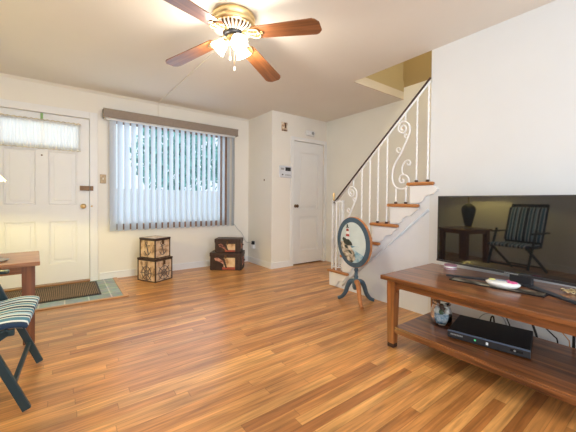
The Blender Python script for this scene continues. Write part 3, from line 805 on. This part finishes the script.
# video player
pv = thing('video_player', 'flat black video player box on the lower shelf of the table', 'video player', (2.225, .790, .16), math.atan2(.57-.995, 2.158-2.08)+PI/2+.03)
m = MB(); m.b2((-.135, -.222, .008), (.20, .205, .058), .004); m.build('case', 'black', pv)
m = MB(); m.b2((-.145, -.224, .006), (-.134, .207, .056), .003); m.build('front_panel', 'satin', pv)
MT['bluetrim'] = plain('blue_grey_trim', (.10, .14, .22), .25)
m = MB(); m.b2((-.148, -.223, .047), (-.140, .206, .056), .002); m.build('front_lip', 'bluetrim', pv, label='blue grey lip')
MT['led'] = glow('green_indicator', (.1, 1, .4), .35, (.1, .5, .2)); MT['ledw'] = glow('white_display', (.8, .9, 1), .35, (.5, .5, .5))
m = MB(); m.b2((-.1475, .045, .026), (-.1455, .055, .036)); m.build('indicator', 'led', pv)
m = MB(); m.b2((-.1475, -.02, .021), (-.1455, -.008, .037)); m.build('clock_display', 'ledw', pv)
m = MB()
for i in range(8): m.b2((-.1475, .188-i*.009, .028), (-.1455, .182-i*.009, .037))
m.build('lettering', 'grey', pv)
m = MB(); m.b2((-.1475, -.19, .024), (-.1455, -.13, .038)); m.build('door_flap', 'black', pv)
m = MB(); m.lathe([(.001, 0), (.006, 0), (.005, .003), (.001, .003)], seg=12, M=Matrix.Translation((-.1475, -.15, .031)) @ Matrix.Rotation(-PI/2, 4, 'Y')); m.build('button', 'grey', pv)
for sx in (-.11, .14):
    for sy in (-.17, .17):
        m = MB(); m.lathe([(.012, 0), (.012, .009)], (sx, sy, 0), 10); m.build('rubber_foot', 'black', pv)
# cables hanging behind the table
def cable(pts, r, label, mat='black'):
    tag(MB().tube(smooth_path(pts, 7), r, 6).build('cable', mat), label, 'cable', 'cables behind the coffee table')
cable([(2.614, 1.03, .004), (2.614, 1.02, .06), (2.614, 1.00, .13), (2.614, .975, .175), (2.614, .935, .205), (2.614, .88, .215), (2.614, .83, .20), (2.61, .80, .12), (2.62, .79, .004)], .004, 'thin grey cable arching behind the video player', 'grey')
cable([(2.614, .925, .004), (2.614, .918, .10), (2.614, .912, .17), (2.614, .903, .192), (2.614, .893, .180), (2.614, .886, .10), (2.614, .88, .004)], .0055, 'short black cable loop standing up behind the video player')
cable([(2.614, .87, .50), (2.614, .845, .34), (2.614, .816, .224), (2.614, .784, .139), (2.62, .76, .004)], .004, 'thin black cable straight down behind the middle of the video player')
cable([(2.614, .71, .50), (2.614, .69, .34), (2.614, .663, .231), (2.614, .633, .137), (2.62, .61, .004)], .0075, 'thick black cable hanging behind the right end of the video player')
cable([(2.614, .67, .50), (2.614, .64, .34), (2.614, .595, .226), (2.614, .545, .175), (2.614, .524, .144), (2.62, .52, .004)], .0042, 'thin black cable slanting down right of the video player')
cable([(2.614, .58, .50), (2.614, .55, .34), (2.614, .515, .233), (2.614, .475, .18), (2.614, .465, .154), (2.62, .46, .004)], .0035, 'thin tan cable slanting down right of the other cables', 'oak')
cable([(2.614, .452, .50), (2.614, .445, .232), (2.614, .445, .123), (2.61, .445, .004)], .0085, 'thick upright black cable nearest the right edge behind the table')
# ------------------------------------------------------------------ tilt-top lighthouse table
SX, SY = 2.43, 2.08
tt = thing('tilt_top_table', 'slate blue tripod table with its oval lighthouse painted top tipped upright', 'table', (SX, SY, 0), math.radians(0))
def ttp(mb, name, mat, parent=None, label=None):
    o = mb.build(name, mat, parent or tt)
    if label: o['label'] = label
    return o
ttp(MB().lathe([(.001, .14), (.03, .145), (.038, .17), (.04, .22), (.028, .245), (.02, .26), (.024, .275), (.017, .29), (.016, .33), (.024, .345), (.018, .36), (.018, .42), (.03, .43), (.03, .445), (.001, .446)], seg=24), 'column', 'bluegrey')
for deg, mt in ((-122, 'wornwood'), (104, 'bluegrey'), (-22, 'bluegrey')):
    m = MB(); R = Matrix.Rotation(math.radians(deg), 3, 'Z')
    pts = smooth_path([(.022, 0, .225), (.065, 0, .215), (.095, 0, .165), (.120, 0, .095), (.160, 0, .040), (.205, 0, .017)], 5)
    n = len(pts); m.tube([R @ p for p in pts], .02, 10, radii=[.028-.010*i/(n-1) for i in range(n)])
    ttp(m, 'leg', mt, label='leg with worn bare wood' if mt == 'wornwood' else None)
# oval top standing in the y-z plane, slightly tipped, facing -x
TO = Matrix.Translation((-.045, 0, .635)) @ Matrix.Rotation(math.radians(-4), 4, 'Y')
EY, EZ = .218, .262
def ell(m, ky, kz, x0, x1, mi=0, seg=48): m.prism([(ky*math.cos(2*PI*k/seg), kz*math.sin(2*PI*k/seg)) for k in range(seg)], 0, x0, x1, M=TO)
m = MB(); ell(m, EY, EZ, -.008, .022); top = ttp(m, 'oval_top', 'wornwood', label='worn wooden oval edge')
m = MB(); ell(m, EY*.985, EZ*.985, -.013, -.007); ttp(m, 'painted_border', 'bluegrey', top)
MT['sky'] = plain('painted_pale_sky', (.62, .72, .72), .5, var=.06, scale=9)
MT['sea'] = map_mat('painted_sea', (.10, .26, .38), (.20, .40, .52), (.45, .60, .66), 14)
MT['rock'] = map_mat('painted_rocks', (.05, .05, .04), (.40, .34, .25), (.75, .70, .58), 20)
MT['pdk'] = plain('painted_dark_green', (.035, .05, .04), .5, var=.3, scale=30)
MT['pred'] = plain('painted_red', (.35, .05, .04), .5)
iy, iz = EY*.76, EZ*.80
m = MB(); ell(m, iy, iz, -.0155, -.012); ttp(m, 'painted_sky', 'sky', top)
def inside(poly):   # clip polygon points to the inner ellipse
    o = []
    for y, z in poly:
        r = math.hypot(y/iy, z/iz)
        o.append((y/max(1, r)*1.0, z/max(1, r)*1.0))
    return o
arc = lambda a0, a1, n=14: [(iy*math.cos(math.radians(a0+(a1-a0)*k/n)), iz*math.sin(math.radians(a0+(a1-a0)*k/n))) for k in range(n+1)]
# y positive is left in the photo
def art(poly, x, mat, name):
    m = MB(); m.prism(poly, 0, x-.0015, x, M=TO); ttp(m, name, mat, top)
art(arc(215, 350)+[(-.09, -.035), (-.03, -.04), (.02, -.06)], -.0155, 'sea', 'painted_sea')
art(arc(195, 262)+[(.0, -.17), (-.03, -.10), (.02, -.03), (.07, .005), (.12, -.01)][::1], -.017, 'rock', 'painted_rocks') if False else art(arc(-5+0, -85)[::-1]+[(.14, .0), (.10, .0), (.05, -.03), (.01, -.09), (-.02, -.15)][0:0]+[(.155, .005), (.09, .0), (.03, -.04), (-.02, -.10), (-.03, -.17)], -.017, 'rock', 'painted_rocks')
art([(.135, .03), (.12, .05), (.09, .035), (.07, .055), (.05, .03), (.01, .0), (.0, -.03), (.06, -.035), (.11, -.02)], -.0185, 'pdk', 'painted_bushes')
art([(.085, .03), (.072, .15), (.045, .15), (.032, .03)], -.019, 'porc', 'painted_tower')
art([(.082, .06), (.079, .085), (.038, .085), (.035, .06)], -.0205, 'pred', 'painted_band'); art([(.076, .115), (.073, .14), (.044, .14), (.041, .115)], -.0205, 'pred', 'painted_band')
art([(.08, .15), (.078, .157), (.039, .157), (.037, .15)], -.0205, 'pdk', 'painted_gallery'); art([(.068, .157), (.068, .178), (.059, .192), (.049, .178), (.049, .157)], -.0205, 'pdk', 'painted_lantern')
art([(.11, -.05), (.10, -.03), (.07, -.045), (.055, -.07), (.09, -.065)], -.0195, 'pdk', 'painted_bushes'); art([(.06, -.09), (.05, -.075), (.02, -.095), (.005, -.125), (.045, -.11)], -.0195, 'pdk', 'painted_bushes')
m = MB(); m.b2((-.022, -.05, .44), (.03, .05, .46), .004); ttp(m, 'pivot_block', 'bluegrey')
# ------------------------------------------------------------------ boxes
MT['map'] = map_mat('old_map_paper', (.30, .18, .10), (.60, .40, .24), (.74, .57, .39), 15)
MT['mapdk'] = plain('dark_leather_edge', (.05, .025, .018), .5)
MT['ink'] = plain('dark_ink', (.13, .10, .095), .6)
def map_box(loc, rz, w, d, h, label, kind):
    """w along local x (right face direction), d along local y (left face)"""
    b = thing('keepsake_box', label, 'box', loc, rz, 'nautical map boxes by the window')
    m = MB(); m.b2((0, 0, 0), (w, d, h-.022), .002); m.build('body', 'map', b)
    m = MB(); e = .012
    for (x, y) in ((0, 0), (w, 0), (0, d), (w, d)): m.b2((x-e/2-.001, y-e/2-.001, 0), (x+e/2+.001, y+e/2+.001, h-.022), .002)
    for z in (0, h-.034):
        m.b2((-.003, -.003, z), (w+.003, .004, z+.012)); m.b2((-.003, -.003, z), (.004, d+.003, z+.012))
        m.b2((-.003, d-.004, z), (w+.003, d+.003, z+.012)); m.b2((w-.004, -.003, z), (w+.003, d+.003, z+.012))
    m.build('edge_binding', 'mapdk', b)
    l = MB(); l.b2((-.006, -.006, h-.022), (w+.006, d+.006, h-.003), .003); lid = l.build('lid', 'map', b)
    l = MB()
    for z0, z1 in ((h-.022, h-.001),):
        l.b2((-.009, -.009, z0), (w+.009, .002, z1)); l.b2((-.009, -.009, z0), (.002, d+.009, z1)); l.b2((-.009, d-.002, z0), (w+.009, d+.009, z1)); l.b2((w-.002, -.009, z0), (w+.009, d+.009, z1))
    l.build('lid_binding', 'mapdk', lid)
    c = MB(); c.b2((w*.5-.016, -.016, h-.085), (w*.5+.016, -.004, h-.03), .004); c.build('clasp', 'brass_dk', b)
    for face in (0, 1):
        m = MB()
        def P(u, v):   # face 0: the front face (y=0), face 1: left face (x=0)
            return (u*w, -.004, v*h) if face == 0 else (-.004, (1-u)*d, v*h)
        if kind == 'wheel':
            cu, cv, R = .5, .36, .085; s = (w if face == 0 else d)
            for rr in (R, R*.45): m.tube([P(cu+rr*math.cos(2*PI*k/24)/s, cv+rr*math.sin(2*PI*k/24)/h) for k in range(24)], .0045, 5, closed=True)
            for k in range(8):
                a = 2*PI*k/8; m.tube([P(cu+.01*math.cos(a)/s, cv+.01*math.sin(a)/h), P(cu+R*1.35*math.cos(a)/s, cv+R*1.35*math.sin(a)/h)], .0045, 5)
            m.build('wheel_print', 'ink', b)
        else:
            s = (w if face == 0 else d); tl = .25
            m.tube([P(.5-.06*.3/s, .68), P(.5+.02/s, .18)], .007, 5)
            m.tube([P(.36, .58), P(.66, .64)], .005, 5)
            m.tube([P(.29+.035*k, .16+.005*(k-6)**2) for k in range(13)], .005, 5)
            m.tube([P(.5-.02/s+.018*math.cos(2*PI*k/12)/s, .74+.018*math.sin(2*PI*k/12)/h) for k in range(12)], .004, 5, closed=True)
            m.build('anchor_print', 'ink', b)
    return b
A0 = (.925, 4.055)
RZA = math.radians(28)
map_box((A0[0], A0[1], 0), RZA, .265, .315, .298, 'larger nautical map box with a ship wheel, under the anchor box', 'wheel')
ca, sa = math.cos(RZA), math.sin(RZA)
lx, ly = .012, .02
map_box((A0[0]+lx*ca-ly*sa, A0[1]+lx*sa+ly*ca, .298), RZA, .235, .27, .262, 'smaller nautical map box with an anchor, stacked on the wheel box', 'anchor')
MT['trunk'] = plain('dark_brown_trunk_print', (.04, .018, .013), .45, var=.4, scale=16)
MT['panel'] = map_mat('cream_print_panel', (.40, .20, .09), (.66, .45, .24), (.74, .56, .34), 10)
MT['redband'] = plain('brick_red_print', (.36, .07, .04), .5, var=.2)
MT['skin'] = map_mat('rose_print', (.10, .03, .025), (.36, .12, .08), (.60, .32, .22), 16)
def trunk(loc, rz, w, d, h, label):
    b = thing('storage_box', label, 'box', loc, rz, 'dark printed boxes in the corner')
    m = MB(); m.b2((0, 0, 0), (w, d, h-.06), .004); m.build('body', 'trunk', b)
    m = MB(); m.b2((-.006, -.006, h-.06), (w+.006, d+.006, h), .006); lid = m.build('lid', 'trunk', b)
    for x in (.07*w, .93*w):
        m = MB(); m.b2((x-.012, -.008, 0), (x+.012, -.001, h-.06), .002); m.b2((x-.012, -.012, h-.062), (x+.012, -.004, h-.005), .002)
        m.build('strap', 'mapdk', b)
    m = MB(); m.b2((.44*w, -.004, .07*h), (.80*w, -.0, h-.075)); m.build('print_panel', 'panel', b, label='cream printed panel')
    m = MB(); m.b2((.40*w, -.006, .05*h), (.80*w, -.001, .19*h)); m.build('print_band', 'redband', b, label='red printed band')
    m = MB(); m.prism([(.14*w, h-.085), (.24*w, h-.07), (.34*w, h-.10), (.44*w, h-.13), (.44*w, h-.175), (.36*w, h-.15), (.28*w, h-.13), (.18*w, h-.12)], 1, -.006, 0); m.build('print_figure', 'skin', b)
    m = MB(); m.prism([(.40*w, h-.085), (.46*w, h-.08), (.50*w, h-.14), (.55*w, .14*h), (.50*w, .14*h), (.44*w, h-.16)], 1, -.008, 0); m.build('print_silhouette', 'mapdk', b)
    m = MB(); m.b2((.47*w, -.018, h-.085), (.53*w, -.005, h-.03), .004); m.build('clasp', 'brass_dk', b)
    m = MB(); m.prism([(.25*d, .25*h), (.8*d, .25*h), (.8*d, h-.08), (.25*d, h-.08)], 0, w, w+.004); m.build('side_panel', 'skin', b)
    m = MB(); m.tube(smooth_path([(w+.012, .36*d, h*.55), (w+.025, .42*d, h*.5), (w+.025, .58*d, h*.5), (w+.012, .64*d, h*.55)], 4), .006, 6); m.build('handle', 'mapdk', b)
    return b
BZ = math.radians(-38)
trunk((1.76, 4.335, 0), BZ, .475, .275, .265, 'larger dark brown printed storage box, lower of the corner pair')
trunk((1.83, 4.318, .265), BZ, .385, .235, .205, 'smaller dark brown printed storage box resting on the larger one')
# ------------------------------------------------------------------ door mat
dm = thing('door_mat', 'brown ribbed door mat with black rim on the entry tiles', 'door mat', (-.17, 4.22, .006))
m = MB(); m.b2((-.66, 3.885, .006), (.328, 4.53, .012), .002); part(m, 'rubber_backing', 'black', dm)
MT['matr'] = mat_ribs()
m = MB(); m.b2((-.64, 3.91, .012), (.305, 4.505, .018), .002); part(m, 'ribbed_pile', 'matr', dm)
# ------------------------------------------------------------------ side table with lamp
EX0, EX1, EY0, EY1, EZT = -.78, -.16, 2.815, 3.41, .60
sd = thing('end_table', 'stained oak end table with thick legs before the front door', 'end table', ((EX0+EX1)/2, (EY0+EY1)/2, 0))
MT['end_x'] = wood('warm_oak_top', (.21, .085, .035), (.40, .18, .08), 0, .8, .3, .3)
m = MB(); m.b2((EX0, EY0, EZT-.03), (EX1, EY1, EZT), .005); part(m, 'tabletop', 'end_x', sd)
for (lo, hi, mt) in (((EX0+.07, EY0+.045, EZT-.085), (EX1-.07, EY0+.065, EZT-.028), 'table_x'), ((EX0+.07, EY1-.065, EZT-.085), (EX1-.07, EY1-.045, EZT-.028), 'table_x'), ((EX0+.045, EY0+.07, EZT-.085), (EX0+.065, EY1-.07, EZT-.028), 'table_y'), ((EX1-.065, EY0+.07, EZT-.085), (EX1-.045, EY1-.07, EZT-.028), 'table_y')):
    m = MB(); m.b2(lo, hi); part(m, 'apron', mt, sd)
for x in (EX0+.065, EX1-.065):
    for y in (EY0+.065, EY1-.065):
        part(leg_mb(x, y, EZT-.028, .075, .066), 'leg', 'end_z', sd)
sd.rotation_euler.z = math.radians(3.4)
lp = thing('table_lamp', 'table lamp with dark urn body and pale cone shade on the end table', 'lamp', (-.535, 3.08, EZT))
m = MB(); m.lathe([(.001, 0), (.10, 0), (.10, .012), (.075, .02), (.05, .03)], seg=28); m.build('lamp_base', 'brass', lp, label='brass foot')
MT['urn'] = plain('dark_bronze_glaze', (.03, .035, .03), .3)
m = MB(); m.lathe([(.05, .028), (.055, .04), (.075, .12), (.105, .25), (.115, .33), (.10, .38), (.06, .41), (.05, .43)], seg=32); m.build('lamp_body', 'urn', lp, label='dark urn')
m = MB(); m.lathe([(.012, .42), (.012, .60), (.02, .61), (.02, .625), (.001, .63)], seg=12); m.build('lamp_stem', 'brass', lp)
MT['lshade'] = translucent('pale_linen_shade', (.82, .81, .74), .25)
m = MB(); m.lathe([(.185, .590), (.05, .76)], seg=36, cap=False); m.build('lamp_shade', 'lshade', lp, label='pale cone shade')
MT['bulb'] = glow('warm_bulb', (1, .80, .40), 4)
m = MB(); m.lathe([(.001, .662), (.02, .667), (.03, .69), (.016, .72), (.012, .74), (.001, .74)], seg=14); m.build('bulb', 'bulb', lp)
light('lamp_bulb', 'POINT', (-.535, 3.08, EZT+.642), 55, (1, .80, .24), size=.015)
MT['silver'] = plain('brushed_silver', (.62, .63, .62), .35, .9)
m = MB(); m.lathe([(.001, 0), (.045, 0), (.062, .012), (.060, .014), (.044, .004), (.001, .004)], seg=28)
o_ = tag(m.build('silver_dish', 'silver'), 'small silver dish on the oak end table beside the lamp', 'dish'); o_.location = (-.388, 3.0, EZT)
# ------------------------------------------------------------------ folding chair, facing +x
CY0, CY1 = 1.97, 2.50
ch = thing('folding_chair', 'dark teal folding armchair with blue and white striped cushion before the end table', 'chair', (-.42, 2.235, 0))
def bar(p, q, w=.034, t=.022):
    """rectangular bar between two points, w in the side plane (x-z), t across (y)"""
    p, q = Vector(p), Vector(q); d = (q-p); ln = d.length; z = d.normalized(); y = Vector((0, 1, 0)); y = (y-z*y.dot(z)); 
    if y.length < .1: y = Vector((1, 0, 0)); y = (y-z*y.dot(z))
    y.normalize(); x = y.cross(z); Mx = Matrix.Identity(4)
    for i in range(3): Mx[i][0], Mx[i][1], Mx[i][2], Mx[i][3] = x[i], y[i], z[i], (p[i]+q[i])/2
    return MB().box((0, 0, 0), (w, t, ln), .004, M=Mx)
for s, y in ((0, CY0), (1, CY1)):
    # front foot rising to the back, rear foot rising to the front of the arm, upright
    part(bar((-.152, y, .012), (-.49, y, .86-.0), .036), 'leg', 'teal', ch) if False else None
    yo = y+(.0 if s == 0 else 0)
    part(bar((-.152, yo, .012), (-.405, yo, .66), .036), 'leg', 'teal', ch)
    yi = y+(.028 if s == 0 else -.028)
    part(bar((-.80, yi, .012), (-.22, yi, .41), .034), 'leg', 'teal', ch)
    part(bar((-.60, yi, .40), (-.80, yi, 1.03), .034), 'back_post', 'teal', ch)
    m = MB(); m.b2((-.76, y-.025, .60), (-.295, y+.025, .622), .008); part(m, 'armrest', 'teal', ch)
    m = bar((-.62, yi, .40), (-.20, yi, .40), .03); part(m, 'seat_rail', 'teal', ch)
part(bar((-.205, CY0, .145), (-.205, CY1, .145), .022, .022), 'stretcher', 'teal', ch)
part(bar((-.70, CY0+.028, .09), (-.70, CY1-.028, .09), .022, .022), 'stretcher', 'teal', ch)
part(bar((-.795, CY0+.02, 1.01), (-.795, CY1-.02, 1.01), .05, .02), 'top_rail', 'teal', ch)
part(bar((-.61, CY0+.028, .455), (-.61, CY1-.028, .455), .03, .02), 'back_rail', 'teal', ch)
def cushion(prof, thick, name):
    """profile of centre points in x-z, extruded in y with soft edges"""
    m = MB(); bm = m.bm; P = smooth_path([(a, 0, b) for a, b in prof], 6); n = len(P); ny = 26; top = []; bot = []
    for i, p in enumerate(P):
        t = (P[min(i+1, n-1)]-P[max(i-1, 0)]).normalized(); nn = Vector((-t.z, 0, t.x))
        if nn.z < 0 or (abs(nn.z) < .3 and nn.x < 0): nn = -nn
        e = min(1, (min(i, n-1-i)/4+.25)); rt = []; rb = []
        for j in range(ny+1):
            v = j/ny; y = CY0+.005+(CY1-CY0-.01)*v; k = e*min(1, min(v, 1-v)*9+.3); tuft = 1-.10*abs(math.sin(v*PI*7))
            rt.append(bm.verts.new((p.x+nn.x*thick*.5*k*tuft, y, p.z+nn.z*thick*.5*k*tuft)))
            rb.append(bm.verts.new((p.x-nn.x*thick*.5*k, y, p.z-nn.z*thick*.5*k)))
        top.append(rt); bot.append(rb)
    for G in (top, bot):
        for i in range(n-1):
            for j in range(ny): q = bm.faces.new((G[i][j], G[i][j+1], G[i+1][j+1], G[i+1][j])); q.smooth = True
    for i in range(n-1):
        for j in (0, ny): q = bm.faces.new((top[i][j], top[i+1][j], bot[i+1][j], bot[i][j])); q.smooth = True
    for i in (0, n-1):
        for j in range(ny): q = bm.faces.new((top[i][j], top[i][j+1], bot[i][j+1], bot[i][j])); q.smooth = True
    part(m, name, 'stripe', ch)
cushion([(-.60, .425), (-.50, .418), (-.35, .422), (-.24, .437), (-.18, .432), (-.150, .418)], .048, 'seat')
cushion([(-.60, .47), (-.64, .60), (-.70, .80), (-.755, .98)], .05, 'backrest')
ch.location.x += .012; ch.rotation_euler.z = math.radians(-2.5)
# ------------------------------------------------------------------ outdoors beyond the window
MT['lawn'] = plain('pale_paving', (.62, .64, .63), .9, var=.08, scale=2)
struct(MB().b2((-12, YF+TH, -.35), (22, 30, -.25)), 'ground_outside', 'lawn')
MT['leaf'] = plain('tree_leaves', (.22, .52, .47), .6, var=.5, scale=5)
struct(MB().b2((-8, 7.0, -.3), (14, 7.15, 1.27)), 'wall_garden', 'white')
MT['bark'] = plain('tree_bark', (.12, .09, .07), .9, var=.3, scale=10)
def tree(x, y, h, r, label, seed, z0=.9, n=900):
    t = thing('garden_tree', label, 'tree', (x, y, -.25), 0, 'trees outside the window')
    m = MB(); m.tube([(0, 0, 0), (.05, 0, h*.4), (0, .05, h*.8)], .1, 8, radii=[.12, .09, .03]); m.build('trunk', 'bark', t)
    rr = random.Random(seed); m = MB(); bm = m.bm
    for _ in range(n):
        a, u, q = rr.uniform(0, 2*PI), rr.uniform(-1, 1), rr.random()**.4
        s = math.sqrt(1-u*u); c_ = Vector((r*q*s*math.cos(a), r*q*s*math.sin(a), (h+z0)/2+(h-z0)/2*q*u))
        e = Euler((rr.uniform(0, 6), rr.uniform(0, 6), rr.uniform(0, 6))).to_matrix(); w_ = rr.uniform(.07, .15)
        V = [bm.verts.new(c_+e @ Vector(v)*w_) for v in ((-1, 0, 0), (0, -.45, .1), (1, 0, 0), (0, .45, .1))]
        bm.faces.new(V)
    m.build('foliage', 'leaf', t)
tree(2.45, 8.4, 3.6, 1.15, 'leafy tree seen through the middle of the window blind', 1, 1.3, 1500)
tree(4.9, 9.8, 3.6, 1.1, 'smaller leafy tree seen through the right part of the window blind', 2, 1.4, 1000)
